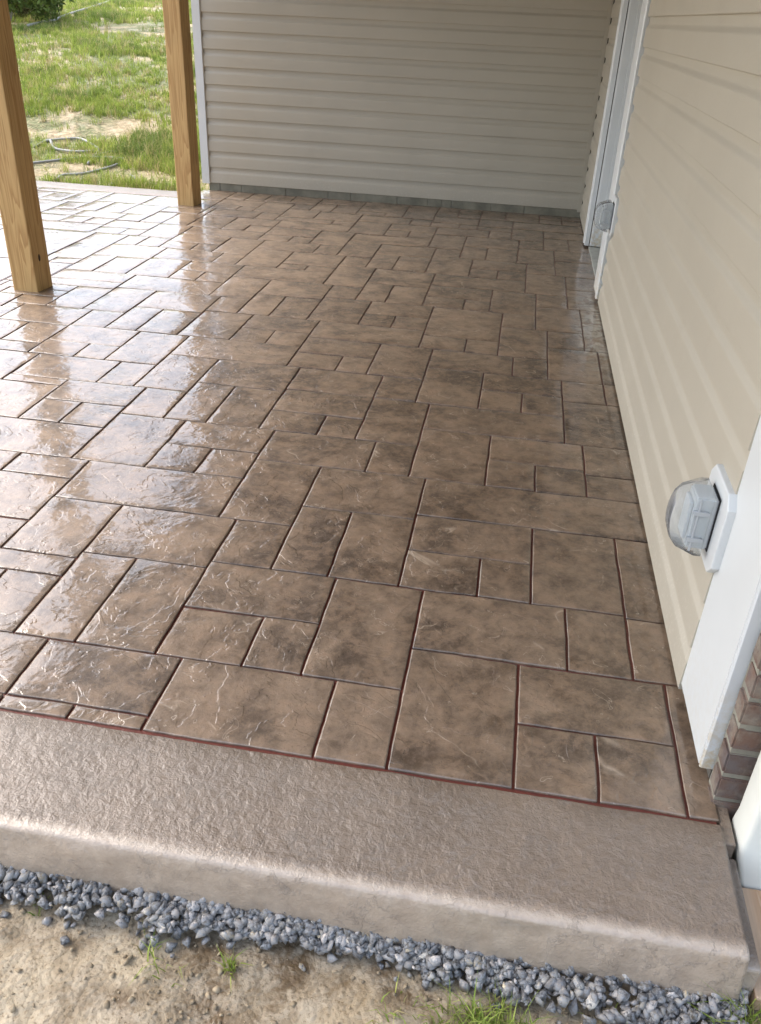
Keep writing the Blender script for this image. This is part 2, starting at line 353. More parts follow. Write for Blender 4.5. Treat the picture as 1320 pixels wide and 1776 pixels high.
# ------------------------------------------------------------------ patio: slab, border bands, stamped stones
CELLS = [(-1018,-750,907,939),(-750,-626,907,939),(-626,-498,907,939),(-498,-218,907,1087),(-218,-102,907,1087),(-102,94,907,1199),(94,222,907,1047),(222,350,907,1047),(350,398,907,1199),(-1018,-750,939,1087),(-750,-498,939,1087),(94,350,1047,1199),(-1018,-938,1087,1271),(-938,-822,1087,1271),(-822,-702,1087,1363),(-702,-550,1087,1363),(-550,-390,1087,1231),(-390,-282,1087,1231),(-282,-102,1087,1387),(-102,182,1199,1387),(182,298,1199,1387),(298,398,1199,1379),(-550,-282,1231,1387),(-1018,-822,1271,1339),(-994,-822,1339,1563),(-822,-550,1363,1563),(298,398,1379,1679),(-550,-422,1387,1563),(-422,-302,1387,1655),(-302,-154,1387,1655),(-154,6,1387,1527),(6,114,1387,1527),(114,298,1387,1679),(-1450,-994,1455,1651),(-154,114,1527,1679),(-994,-594,1563,1751),(-594,-422,1563,1859),(-1450,-1178,1651,1751),(-1178,-994,1651,1751),(-422,-154,1655,1859),(-154,398,1679,1859),(-1450,-1046,1751,1939),(-1046,-850,1751,2039),(-850,-722,1751,1891),(-722,-594,1751,1891),(-594,-310,1859,2039),(-310,-198,1859,2039),(-198,-6,1859,2155),(-6,118,1859,2003),(118,246,1859,2003),(246,398,1859,1979),(-850,-594,1891,2039),(-1298,-1178,1939,2083),(-1178,-1046,1939,2083),(246,398,1979,2155),(-6,246,2003,2155),(-1046,-918,2039,2231),(-918,-794,2039,2311),(-794,-642,2039,2311),(-642,-478,2039,2171),(-478,-370,2039,2171),(-370,-198,2039,2335),(-1298,-1046,2083,2231),(-198,198,2155,2335),(198,398,2155,2459),(-642,-370,2171,2335),(-2050,-1490,2183,2415),(-1490,-1298,2183,2231),(-1490,-1210,2231,2415),(-1210,-1090,2231,2415),(-1090,-918,2231,2519),(-918,-642,2311,2519),(-642,-370,2335,2519),(-370,-242,2335,2519),(-242,-54,2335,2631),(-54,74,2335,2487),(74,198,2335,2487),(-2050,-1534,2415,2503),(-1534,-1378,2415,2543),(-1378,-1270,2415,2543),(-1270,-1090,2415,2707),(198,330,2459,2631),(330,398,2459,2631),(-54,198,2487,2631),(-2050,-1682,2503,2695),(-1682,-1534,2503,2695),(-1090,-690,2519,2707),(-690,-530,2519,2659),(-530,-426,2519,2659),(-426,-242,2519,2815),(-1534,-1270,2543,2707),(-242,38,2631,2815),(38,154,2631,2815),(154,330,2631,2943),(330,398,2631,2943),(-690,-426,2659,2815),(-2050,-1806,2695,2831),(-1806,-1534,2695,2887),(-1534,-1406,2707,2887),(-1406,-1290,2707,2971),(-1290,-1138,2707,2971),(-1138,-946,2707,3003),(-946,-818,2707,2851),(-818,-690,2707,2851),(-690,-294,2815,3003),(-294,-134,2815,2955),(-134,-18,2815,2955),(-18,154,2815,3131),(-2050,-1874,2831,2995),(-1874,-1806,2831,2887),(-946,-690,2851,3003),(-1874,-1726,2887,2995),(-1726,-1578,2887,3159),(-1578,-1406,2887,3187),(154,286,2943,3131),(286,398,2943,3231),(-294,-18,2955,3307),(-1406,-1138,2971,3187),(-2050,-1974,2995,3075),(-1974,-1726,2995,3075),(-1138,-1014,3003,3187),(-1014,-890,3003,3271),(-890,-742,3003,3271),(-742,-546,3003,3307),(-546,-422,3003,3147),(-422,-294,3003,3147),(-2050,-2022,3075,3159),(-2022,-1726,3075,3159),(-18,110,3131,3307),(110,286,3131,3435),(-546,-294,3147,3307),(-2050,-1578,3159,3247),(-1578,-1190,3187,3379),(-1190,-1014,3187,3487),(286,398,3231,3435),(-1902,-1578,3247,3379),(-1014,-742,3271,3487),(-742,-614,3307,3487),(-614,-494,3307,3567),(-494,-342,3307,3567),(-342,-178,3307,3443),(-178,-74,3307,3443),(-74,110,3307,3619),(-1902,-1778,3379,3643),(-1778,-1630,3379,3643),(-1630,-1438,3379,3675),(-1438,-1318,3379,3515),(-1318,-1190,3379,3515),(110,238,3435,3619),(238,398,3435,3727),(-342,-74,3443,3619),(-3450,-2974,3463,3551),(-2974,-2498,3463,3551),(-2498,-2022,3463,3551),(-2022,-1902,3463,3551),(-1190,-790,3487,3675),(-790,-614,3487,3807),(-1438,-1190,3515,3675),(-3450,-2991,3551,4047),(-2991,-2533,3551,4047),(-2533,-2074,3551,4047),(-2074,-1902,3551,4047),(-614,-342,3567,3807),(-342,62,3619,3807),(62,238,3619,3943),(-1902,-1630,3643,3863),(-1630,-1350,3675,3863),(-1350,-1238,3675,3863),(-1238,-1046,3675,3991),(-1046,-918,3675,3767),(-918,-790,3675,3767),(238,398,3727,3943),(-1046,-790,3767,3991),(-790,-666,3807,3991),(-666,-542,3807,4075),(-542,-390,3807,4075),(-390,-194,3807,4127),(-194,-66,3807,3959),(-66,62,3807,3959),(-1902,-1794,3863,4047),(-1794,-1678,3863,4047),(-1678,-1522,3863,3995),(-1522,-1414,3863,3995),(-1414,-1238,3863,4171),(62,194,3943,4127),(194,398,3943,4227),(-194,62,3959,4127),(-1238,-954,3991,4171),(-954,-838,3991,4171),(-838,-666,3991,4291),(-1678,-1414,3995,4171),(-3450,-3005,4047,4219),(-3005,-2559,4047,4219),(-2559,-2114,4047,4219),(-2114,-1962,4047,4179),(-1962,-1858,4047,4179),(-1858,-1678,4047,4339),(-666,-390,4075,4291),(-390,-262,4127,4291),(-262,-138,4127,4387),(-138,14,4127,4387),(14,194,4127,4439),(-1678,-1282,4171,4339),(-1282,-1126,4171,4303),(-1126,-1018,4171,4303),(-1018,-838,4171,4475),(-2114,-1858,4179,4347),(-3450,-3089,4219,4375),(-3089,-2727,4219,4375),(-2727,-2366,4219,4375),(-2366,-2238,4219,4363),(-2238,-2114,4219,4363),(194,398,4227,4439),(-838,-434,4291,4475),(-434,-262,4291,4611),(-1282,-1018,4303,4475),(-1858,-1718,4339,4631),(-1718,-1530,4339,4643),(-1530,-1406,4339,4475),(-1406,-1282,4339,4475),(-2114,-1982,4347,4511),(-1982,-1858,4347,4631),(-2366,-2114,4363,4511),(-3450,-3002,4375,4703),(-3002,-2554,4375,4703),(-2554,-2366,4375,4511),(-262,14,4387,4611),(14,142,4439,4611),(142,270,4439,4711),(270,398,4439,4711),(-1530,-1282,4475,4643),(-1282,-886,4475,4643),(-886,-690,4475,4783),(-690,-566,4475,4623),(-566,-434,4475,4623),(-2554,-2430,4511,4703),(-2430,-2306,4511,4775),(-2306,-2158,4511,4775),(-2158,-1982,4511,4767),(-434,-150,4611,4783),(-150,-30,4611,4783),(-30,142,4611,4887),(-690,-434,4623,4783),(-1982,-1762,4631,4767),(-1762,-1718,4631,4819),(-1718,-1442,4643,4819),(-1442,-1326,4643,4819),(-1326,-1010,4643,4743),(-1010,-886,4643,4743),(-3450,-3102,4703,4939),(-3102,-2754,4703,4939),(-2754,-2610,4703,4939),(-2610,-2430,4703,5040),(142,398,4711,4887),(-1326,-1134,4743,4955),(-1134,-886,4743,4955),(-2158,-1762,4767,5040),(-2430,-2158,4775,5040),(-886,-598,4783,4955),(-598,-482,4783,4955),(-482,-322,4783,4903),(-322,-222,4783,4903),(-222,-30,4783,4887),(-1762,-1606,4819,4943),(-1606,-1506,4819,4943),(-1506,-1326,4819,5119),(-222,-30,4887,5087),(-30,398,4887,5087),(-482,-222,4903,5075),(-3450,-2894,4939,5040),(-2894,-2610,4939,5040),(-1762,-1506,4943,5119),(-1326,-1206,4955,5119),(-1206,-1082,4955,5191),(-1082,-934,4955,5191),(-934,-766,4955,5059),(-766,-662,4955,5059),(-662,-482,4955,5343),(-934,-662,5059,5343),(-482,-354,5075,5343),(-354,-222,5075,5343),(-222,-78,5087,5343),(-78,118,5087,5343),(118,246,5087,5215),(246,398,5087,5215),(-1762,-1646,5119,5343),(-1646,-1530,5119,5343),(-1530,-1374,5119,5343),(-1374,-1206,5119,5343),(-1206,-934,5191,5343),(118,246,5215,5343),(246,398,5215,5343),(-1288,-1018,907,1123),(-1458,-1018,1123,1339),(-1214,-994,1339,1455),(-1720,-1450,1455,1697),(-1670,-1450,1697,1939),(-1518,-1298,1939,2183),(-2490,-2050,2183,2449)]
OFFCELLS = [(-1628,-1288,907,1123),(-2068,-1628,907,1123),(-2408,-2068,907,1123),(-2848,-2408,907,1123),(-3188,-2848,907,1123),(-3450,-3188,907,1123),(-1728,-1458,1123,1339),(-1948,-1728,1123,1339),(-2218,-1948,1123,1339),(-2438,-2218,1123,1339),(-2708,-2438,1123,1339),(-2928,-2708,1123,1339),(-3198,-2928,1123,1339),(-3450,-3198,1123,1339),(-1654,-1214,1339,1455),(-1994,-1654,1339,1455),(-2434,-1994,1339,1455),(-2774,-2434,1339,1455),(-3214,-2774,1339,1455),(-3450,-3214,1339,1455),(-2060,-1720,1455,1697),(-2500,-2060,1455,1697),(-2840,-2500,1455,1697),(-3280,-2840,1455,1697),(-3450,-3280,1455,1697),(-2110,-1670,1697,1939),(-2450,-2110,1697,1939),(-2890,-2450,1697,1939),(-3230,-2890,1697,1939),(-3450,-3230,1697,1939),(-1958,-1518,1939,2183),(-2298,-1958,1939,2183),(-2738,-2298,1939,2183),(-3078,-2738,1939,2183),(-3450,-3078,1939,2183),(-2760,-2490,2183,2449),(-2980,-2760,2183,2449),(-3250,-2980,2183,2449),(-3450,-3250,2183,2449),(-2320,-2050,2449,2715),(-2540,-2320,2449,2715),(-2810,-2540,2449,2715),(-3030,-2810,2449,2715),(-3300,-3030,2449,2715),(-3450,-3300,2449,2715),(-2490,-2050,2715,2981),(-2830,-2490,2715,2981),(-3270,-2830,2715,2981),(-3450,-3270,2715,2981),(-2320,-2050,2981,3247),(-2540,-2320,2981,3247),(-2810,-2540,2981,3247),(-3030,-2810,2981,3247),(-3300,-3030,2981,3247),(-3450,-3300,2981,3247),(-2342,-1902,3247,3463),(-2682,-2342,3247,3463),(-3122,-2682,3247,3463),(-3450,-3122,3247,3463)]
XL, YF, YB = -3.62, .907, 5.25
patio = box('patio', (XL+.02)*U, .392*U, .72*U, 5.23*U, -.13, -.0056, M_JOINT)
tag(patio, kind='structure', label='wet sealed stamped concrete patio slab in a stone pattern')
box('patio_bed', -1.9*U, .392*U, 5.231*U, 5.40*U, -.125, -.0057, M_JOINT, patio)

def wob(x, y):      # shared edge wander so both sides of a joint move together
    return .0032*nz(x*9, y*9, 3.3) + .0013*nz(x*41, y*41, 9.1)
def tilt(x, y, s):
    return .0022*nz(x*1.7+s, y*1.7, s) + .0011*nz(x*5.5, y*5.5, s*2)
rnd = random.Random(5)
def stone(x0, x1, y0, y1, idx, parent):
    near = y0/U < 2.6
    st = .022 if near else .05
    nx = max(3, int((x1-x0)/st)); ny = max(3, int((y1-y0)/st))
    hw = .0047 + .0008*rnd.random(); hv = .0033 + .0006*rnd.random()
    dz = rnd.uniform(-.0006, .0010); sx_ = rnd.uniform(-.0016, .0016); sy_ = rnd.uniform(-.0016, .0016)
    g = lambda n, L, ins: [ins*.0, ins*.45, ins] + [ins + (L-2*ins)*k/n for k in range(1, n)] + [L-ins, L-ins*.45, L]
    ins = .0072
    X = g(nx, x1-x0, ins); Y = g(ny, y1-y0, ins)
    W, L = x1-x0, y1-y0
    V = []; F = []
    rr = .004
    for j, b in enumerate(Y):
        for i, a in enumerate(X):
            ex = min(i, len(X)-1-i); ey = min(j, len(Y)-1-j); e = min(ex, ey)
            px, py = x0+a, y0+b
            # edge pull-in
            fx = (hw if i == 0 else -hw if i == len(X)-1 else 0); fy = (hv if j == 0 else -hv if j == len(Y)-1 else 0)
            wx = wob(px, py); wy = wob(px+31, py+17)
            k = 1.0 if e == 0 else .8 if e == 1 else .35 if e == 2 else 0
            if ex == 0 and ey == 0: fx *= 1.5; fy *= 1.5
            px2 = px + fx + (wx*k if ex <= 2 else 0); py2 = py + fy + (wy*k if ey <= 2 else 0)
            z = tilt(px, py, idx*.37) + dz + sx_*(a/W-.5) + sy_*(b/L-.5)
            if e == 0: z = -.0036 + .0018*nz(px*60, py*60)
            elif e == 1: z -= .0008 + .0012*nz(px*70, py*70, 4)
            V.append((px2, py2, z))
    n = len(X); m = len(Y)
    for j in range(m-1):
        for i in range(n-1): F.append((j*n+i, j*n+i+1, (j+1)*n+i+1, (j+1)*n+i))
    # skirt down into the joint
    ring = [i for i in range(n)] + [j*n+n-1 for j in range(1, m)] + [(m-1)*n+i for i in range(n-2, -1, -1)] + [j*n for j in range(m-2, 0, -1)]
    b0 = len(V)
    for r in ring: V.append((V[r][0], V[r][1], -.0085))
    for k in range(len(ring)):
        k2 = (k+1) % len(ring); F.append((ring[k2], ring[k], b0+k, b0+k2))
    me = bpy.data.meshes.new('paving_stone'); me.from_pydata(V, [], F); me.update(); me.materials.append(M_STONE)
    sm = [True]*((n-1)*(m-1)) + [False]*len(ring); me.polygons.foreach_set('use_smooth', sm)
    o = bpy.data.objects.new('paving_stone', me); C.objects.link(o); o.parent = parent
    return V, F
def band(name, pts_fn, n, m, mat, parent, lab=None):
    V = []; F = []
    for j in range(m+1):
        for i in range(n+1): V.append(pts_fn(i/n, j/m))
    for j in range(m):
        for i in range(n): F.append((j*(n+1)+i, j*(n+1)+i+1, (j+1)*(n+1)+i+1, (j+1)*(n+1)+i))
    o = mesh(name, V, F, mat, parent, smooth=True)
    return o
for k, (a, b, c, d) in enumerate(CELLS):
    stone(a*U/1000, b*U/1000, c*U/1000, d*U/1000, k, patio)
# stones beyond the left edge of the picture, joined
OV = []; OF = []
keep = []
def offstone(x0, x1, y0, y1, idx):
    h = .006
    b = len(OV); z = .0008*math.sin(idx*3.1)
    for (x, y) in ((x0+h, y0+h), (x1-h, y0+h), (x1-h, y1-h), (x0+h, y1-h)): OV.append((x, y, -.014))
    for (x, y) in ((x0+h, y0+h), (x1-h, y0+h), (x1-h, y1-h), (x0+h, y1-h)): OV.append((x, y, -.003))
    for (x, y) in ((x0+.014, y0+.014), (x1-.014, y0+.014), (x1-.014, y1-.014), (x0+.014, y1-.014)): OV.append((x, y, z))
    for k in range(4):
        k2 = (k+1) % 4
        OF.append((b+k, b+k2, b+4+k2, b+4+k)); OF.append((b+4+k, b+4+k2, b+8+k2, b+8+k))
    OF.append((b+8, b+9, b+10, b+11))
for ii, (a, b, c, d) in enumerate(OFFCELLS): offstone(a*U/1000, b*U/1000, c*U/1000, d*U/1000, ii)
o = mesh('outlying_paving_stones', OV, OF, M_STONE, patio); tag(o, kind='stuff')

# front border band with rounded arris and formed face
prof = [(.9032, -.0105), (.9025, -.0030), (.9000, -.0006), (.86, .0), (.80, .0), (.76, .0), (.735, .0), (.722, -.0002), (.712, .0002), (.7045, .0), (.7000, -.0018), (.6972, -.0050), (.6956, -.0095), (.6942, -.020), (.6905, -.042), (.6870, -.070), (.6845, -.098), (.686, -.150)]
FB = []
nfx = 520
xa, xb = XL, .397
for j, (py, pz) in enumerate(prof):
    for i in range(nfx+1):
        t = (i/nfx)**.55; x = (xa + (xb-xa)*t)
        wx = x*U
        yy = py*U; zz = pz
        if 2 < j < 8: zz += .0016*nz(wx*3, yy*3, 1) + .0007*nz(wx*17, yy*17, 2)
        if 7 <= j <= 12: yy += .0035*nz(wx*4, 1.0, 7) + .0012*nz(wx*25, 2.0, 7)
        if j > 12: yy += .006*nz(wx*5, j*.35, 3) + .003*nz(wx*22, j*.5, 3); 
        if j == 0 or j == 1: yy += wob(wx, YF*U)
        FB.append((wx, yy, zz))
n1 = nfx+1
FF = [(j*n1+i, (j+1)*n1+i, (j+1)*n1+i+1, j*n1+i+1) for j in range(len(prof)-1) for i in range(nfx)]
# right-hand end cap of the band
endi = [j*n1+nfx for j in range(len(prof))]
FF.append(tuple(endi))
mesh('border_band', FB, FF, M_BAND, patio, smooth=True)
# far and left border bands
def flatband(x0, x1, y0, y1, along):
    def fn(u_, v_):
        x = x0+(x1-x0)*u_; y = y0+(y1-y0)*v_
        z = .0008*nz(x*3, y*3, 5)
        if v_ in (0., 1.) and along == 'x': z = -.013 if v_ == 0 else -.10
        if u_ in (0., 1.) and along == 'y': z = -.013 if u_ == 1 else -.10
        return (x, y, z)
    return fn
band('border_band', flatband(XL*U, -1.985*U, 5.046*U, 5.245*U, 'x'), 60, 8, M_BAND, patio)
band('border_band', flatband(XL*U, -3.457*U, .69*U, 5.04*U, 'y'), 8, 60, M_BAND, patio)
stone(-1.98*U, -1.765*U, 5.046*U, 5.345*U, 900, patio)
# thin strip of slab running under the brick end
box('slab_edge_strip', .3965*U, .4145*U, .872*U, .945*U, -.12, -.006, M_BAND, patio, bev=.004)
box('slab_edge_strip', .3962*U, .4200*U, .700*U, .8715*U, -.16, -.042, M_BAND, patio, bev=.006)

# ------------------------------------------------------------------ siding walls
P_ = .0925*U
def lap_profile(z0, out0=.0):
    """closed (out, z) outline of one dutch lap course, out = distance in front of the wall"""
    p = P_
    pts = [(.002, z0+.0025), (.0175, z0+.0005), (.0192, z0+.003), (.0184, z0+.30*p), (.0176, z0+.60*p)]
    for k in range(1, 9):
        a = k/8; s_ = a*a*(3-2*a); pts.append((.0176 - .0100*s_, z0+(.60+.20*a)*p))
    pts += [(.0074, z0+1.03*p), (.001, z0+1.03*p), (.001, z0+.003)]
    return [(max(a+out0, .0005), b) for a, b in pts]
# ---- back wall (faces -y), plane y = YW
YW = 5.372*U
bw = thing('siding_wall', 'beige lap siding wall at the far end of the patio on a low block base', 'wall', (0, YW, 0))
TOP = 2.40
box('wall_core', -1.97*U, .60*U, 0.0, 3.6, .05, 5.4, M_BODY, bw)
k = 0
while True:
    z0 = (.040 + .0925*k)*U
    if z0 > TOP-.05: break
    prism('siding_lap', [(-o_, z) for o_, z in lap_profile(z0)], 'x', -1.945*U, .352*U, M_SIDE, bw, smooth=True)
    k += 1
# corner board, starter edge, inside corner post
prism('corner_board', [(-1.992*U, -.030), (-1.944*U, -.030), (-1.944*U, -.024), (-1.950*U, .0), (-1.992*U, .05)], 'z', .036*U, TOP, M_WHITE, bw)
prism('channel', [(-1.9445*U, -.022), (-1.9385*U, -.022), (-1.9385*U, -.0195), (-1.9420*U, -.001), (-1.9445*U, -.001)], 'z', .038*U, TOP, M_SIDE, bw)
prism('corner_post', [(.3355*U, -.026), (.3555*U, -.026), (.3575*U, -.022), (.3575*U, .0), (.3355*U, .0)], 'z', .028*U, TOP, M_SIDE, bw)
# block base course: each block a part
xs = -1.955; r2 = random.Random(8); bi = 0
widths = [.075, .14, .286, .27, .143, .29, .19, .085, .06, .24, .20, .35]
for wd in widths:
    x1_ = min(xs+wd, .375)
    if x1_-xs > .02:
        box('foundation_block', xs*U+.004, x1_*U-.004, -.012+r2.uniform(-.001, .001), .15, -.05, .048*U, M_BLOCK, bw, bev=.003)
    xs = x1_
box('mortar_bed', -1.95*U, .37*U, -.008, .14, -.05, .046*U, M_MORT, bw)

# ---- right wall (faces -x), slightly out of square with the patio grid
Aw = Vector((.384*U, 1.2*U, 0)); Bw = Vector((.368*U, 5.4*U, 0)); ang = math.atan2(Bw.x-Aw.x, Bw.y-Aw.y)
rw = thing('siding_wall', 'long beige lap siding wall along the right side of the patio with a white framed door', 'wall', tuple(Aw))
rw.rotation_euler = (0, 0, -ang)
Y = lambda v: (v-1.2)*U           # local y of a grid y
DOOR0, DOOR1 = 3.735, 4.57
def lap_run(ya, yb):
    k = -0
    while True:
        z0 = (.010 + .0925*k)*U
        if z0 > TOP-.05: break
        prism('siding_lap', [(-o_-.001, z) for o_, z in lap_profile(z0)], 'y', Y(ya), Y(yb), M_SIDE, rw, smooth=True)
        k += 1
lap_run(1.178, 3.535); lap_run(4.735, 5.352)
box('wall_core', .012, 3.5, Y(.99), Y(DOOR0), -.04, 5.4, M_BODY, rw)
box('wall_core', .002, 3.5, Y(DOOR1), Y(5.3), -.04, 5.4, M_BODY, rw)
box('wall_core', .002, 3.5, Y(DOOR0)+.001, Y(DOOR1)-.001, 2.12, 5.4, M_BODY, rw)
box('base_strip', -.004, .02, Y(1.18), Y(3.54), -.02, .012, M_BLOCK, rw)
# door with casing, jambs, sill and leaf
dr = box('door', .105, .145, Y(DOOR0)+.03, Y(DOOR1)-.03, .045, 2.09, M_WHITE, rw, bev=.003)
for (za, zb) in ((.20, .95), (1.10, 1.95)):
    for (ya_, yb_) in ((Y(DOOR0)+.14, Y(DOOR0)+.54), (Y(DOOR1)-.54, Y(DOOR1)-.14)):
        box('door_panel', .098, .106, ya_, yb_, za, zb, M_WHITE, dr, bev=.004)
kb = bmesh.new(); bmesh.ops.create_uvsphere(kb, u_segments=16, v_segments=10, radius=.028)
for v in kb.verts: v.co += Vector((.055, Y(DOOR0)+.10, .98))
from_bm('door_knob', kb, M_GREY, dr, True)
# far jamb faces the viewer: stepped profile in plan
zj = .020
prism('door_jamb', [(.004, Y(DOOR1)-.030), (.012, Y(DOOR1)-.034), (.060, Y(DOOR1)-.034), (.062, Y(DOOR1)-.044), (.104, Y(DOOR1)-.044), (.104, Y(DOOR1)-.001), (.004, Y(DOOR1)-.001)], 'z', zj, 2.11, M_DIRTY, rw)
prism('door_jamb', [(.004, Y(DOOR0)+.030), (.012, Y(DOOR0)+.034), (.060, Y(DOOR0)+.034), (.062, Y(DOOR0)+.044), (.104, Y(DOOR0)+.044), (.104, Y(DOOR0)+.001), (.004, Y(DOOR0)+.001)], 'z', zj, 2.11, M_WHITE, rw)
prism('door_casing', [(-.002, Y(DOOR1)-.014), (-.030, Y(DOOR1)-.012), (-.034, Y(DOOR1)+.008), (-.030, Y(DOOR1)+.060), (-.036, Y(DOOR1)+.068), (-.036, Y(DOOR1)+.098), (-.028, Y(4.735)-.0), (-.002, Y(4.735))], 'z', .016, 2.17, M_WHITE, rw)
prism('door_casing', [(-.002, Y(3.540)), (-.030, Y(3.540)), (-.036, Y(3.540)+.010), (-.036, Y(3.540)+.045), (-.029, Y(3.540)+.055), (-.029, Y(DOOR0)+.008), (-.002, Y(DOOR0)+.014)], 'z', .030, 2.17, M_DIRTY, rw)
box('door_head_casing', -.034, -.003, Y(3.5405), Y(4.7345), 2.171, 2.26, M_WHITE, rw, bev=.003)
box('door_sill', .0015, .12, Y(DOOR0)+.002, Y(DOOR1)-.002, -.03, .012, M_SILL, rw, bev=.003)
# wide white corner board at the near end
prism('corner_board', [(-.016, Y(1.178)), (-.016, Y(.993)+.002), (-.013, Y(.993)), (.022, Y(.993)), (.022, Y(1.176)), (-.003, Y(1.178))], 'z', .034, TOP, M_WHITE, rw)
prism('corner_trim', [(-.0155, Y(.993)-.0015), (-.0155, Y(.993)-.006), (-.012, Y(.993)-.009), (.024, Y(.993)-.009), (.026, Y(.993)-.0015)], 'z', .032, TOP, M_DIRTY, rw)

# ------------------------------------------------------------------ brick end wall
br = thing('brick_wall', 'weathered red brick wall end standing beside the white corner board', 'wall', (.3895*U, .9405*U, 0))
bh, mh = .0578, .0115
box('mortar_core', .004, 1.3, .005, .06, -.08, 1.6, M_MORT, br)
box('brick_backing', .05, 3.4, .061, .3, -.08, 5.3, M_BODY, br)
r3 = random.Random(4)
for row in range(18):
    z0 = -.052 + row*(bh+mh)
    x = 0.0; first = True
    while x < .95:
        wd = (.098 if row % 2 else .196) if first else .196
        bm = bmesh.new(); bmesh.ops.create_cube(bm, size=1)
        dx = r3.uniform(-.0015, .0015); dy = r3.uniform(-.002, .0015)
        for v in bm.verts: v.co = Vector((x+dx + (v.co.x+.5)*wd, dy + (v.co.y+.5)*.052, z0 + (v.co.z+.5)*bh))
        bmesh.ops.bevel(bm, geom=bm.edges[:], offset=.004, segments=2, affect='EDGES')
        for v in bm.verts: v.co += Vector((nz(v.co.x*60, v.co.z*60, row)*.002, nz(v.co.x*60, v.co.z*60, row+9)*.002, nz(v.co.x*50, v.co.z*50, row+4)*.0015))
        from_bm('brick', bm, M_BRICK, br)
        x += wd + .011; first = False

# ------------------------------------------------------------------ posts
def post(x, y, w_, rot, lab, seed, knot=None):

    bm = bmesh.new(); H = 2.42; n = 40; h = w_/2; r = .006
    sec = [(-h+r, -h), (h-r, -h), (h-r*.3, -h+r*.3), (h, -h+r), (h, h-r), (h-r*.3, h-r*.3), (h-r, h), (-h+r, h), (-h+r*.3, h-r*.3), (-h, h-r), (-h, -h+r), (-h+r*.3, -h+r*.3)]
    rings = []
    for k in range(n+1):
        z = H*k/n
        rings.append([bm.verts.new((a + .0016*nz(z*2.2, seed+a*3), b + .0016*nz(z*2.2, seed+5+b*3), z - .002)) for a, b in sec])
    for k in range(n):
        for i in range(12): bm.faces.new((rings[k][i], rings[k][(i+1) % 12], rings[k+1][(i+1) % 12], rings[k+1][i]))
    bm.faces.new(rings[0][::-1]); bm.faces.new(rings[-1])
    p = from_bm('wooden_post', bm, M_POST); p.location = (x, y, 0); p.rotation_euler = (0, 0, rot)
    tag(p, lab, 'post', group='wooden posts holding up the deck')
    if knot:
        kb = bmesh.new(); bmesh.ops.create_uvsphere(kb, u_segments=14, v_segments=8, radius=1)
        for v in kb.verts: v.co = Vector((h + v.co.x*.003, knot[0]+v.co.y*.011, knot[1]+v.co.z*.021))
        from_bm('knot', kb, M_KNOT, p, True)
    return p
M_KNOT = m_plain('dark_knot', (.035, .018, .009), .7)
post(-1.8815*U, 3.081*U, .1065*U, -.07, 'nearer square golden pine post with a dark knot, at the left edge', 1.0, (-.012, .175))
post(-1.9020*U, 4.882*U, .1020*U, -.12, 'farther square golden pine post beside the white corner board of the siding', 4.0)

# ------------------------------------------------------------------ deck overhead (shades the patio, mirrored in the wet sealer)
dk = thing('deck', 'raised wooden deck roofing the patio on square posts', 'deck', (0, 0, 2.42))
box('beam', -1.97*U, -1.85*U, DECKY*U, 5.36*U, 0.0, .24, M_DECKW, dk)
for k in range(15):
    y = DECKY*U + .02 + k*.42
    if y < 5.3*U: box('joist', -2.04*U, .35*U, y, y+.038, .241, .45, M_DECKW, dk)
for k in range(48):
    y = DECKY*U + k*.145
    if y < 5.3*U: box('deck_board', -2.08*U, .36*U, y, y+.139, .4505, .476, M_DECKW, dk)

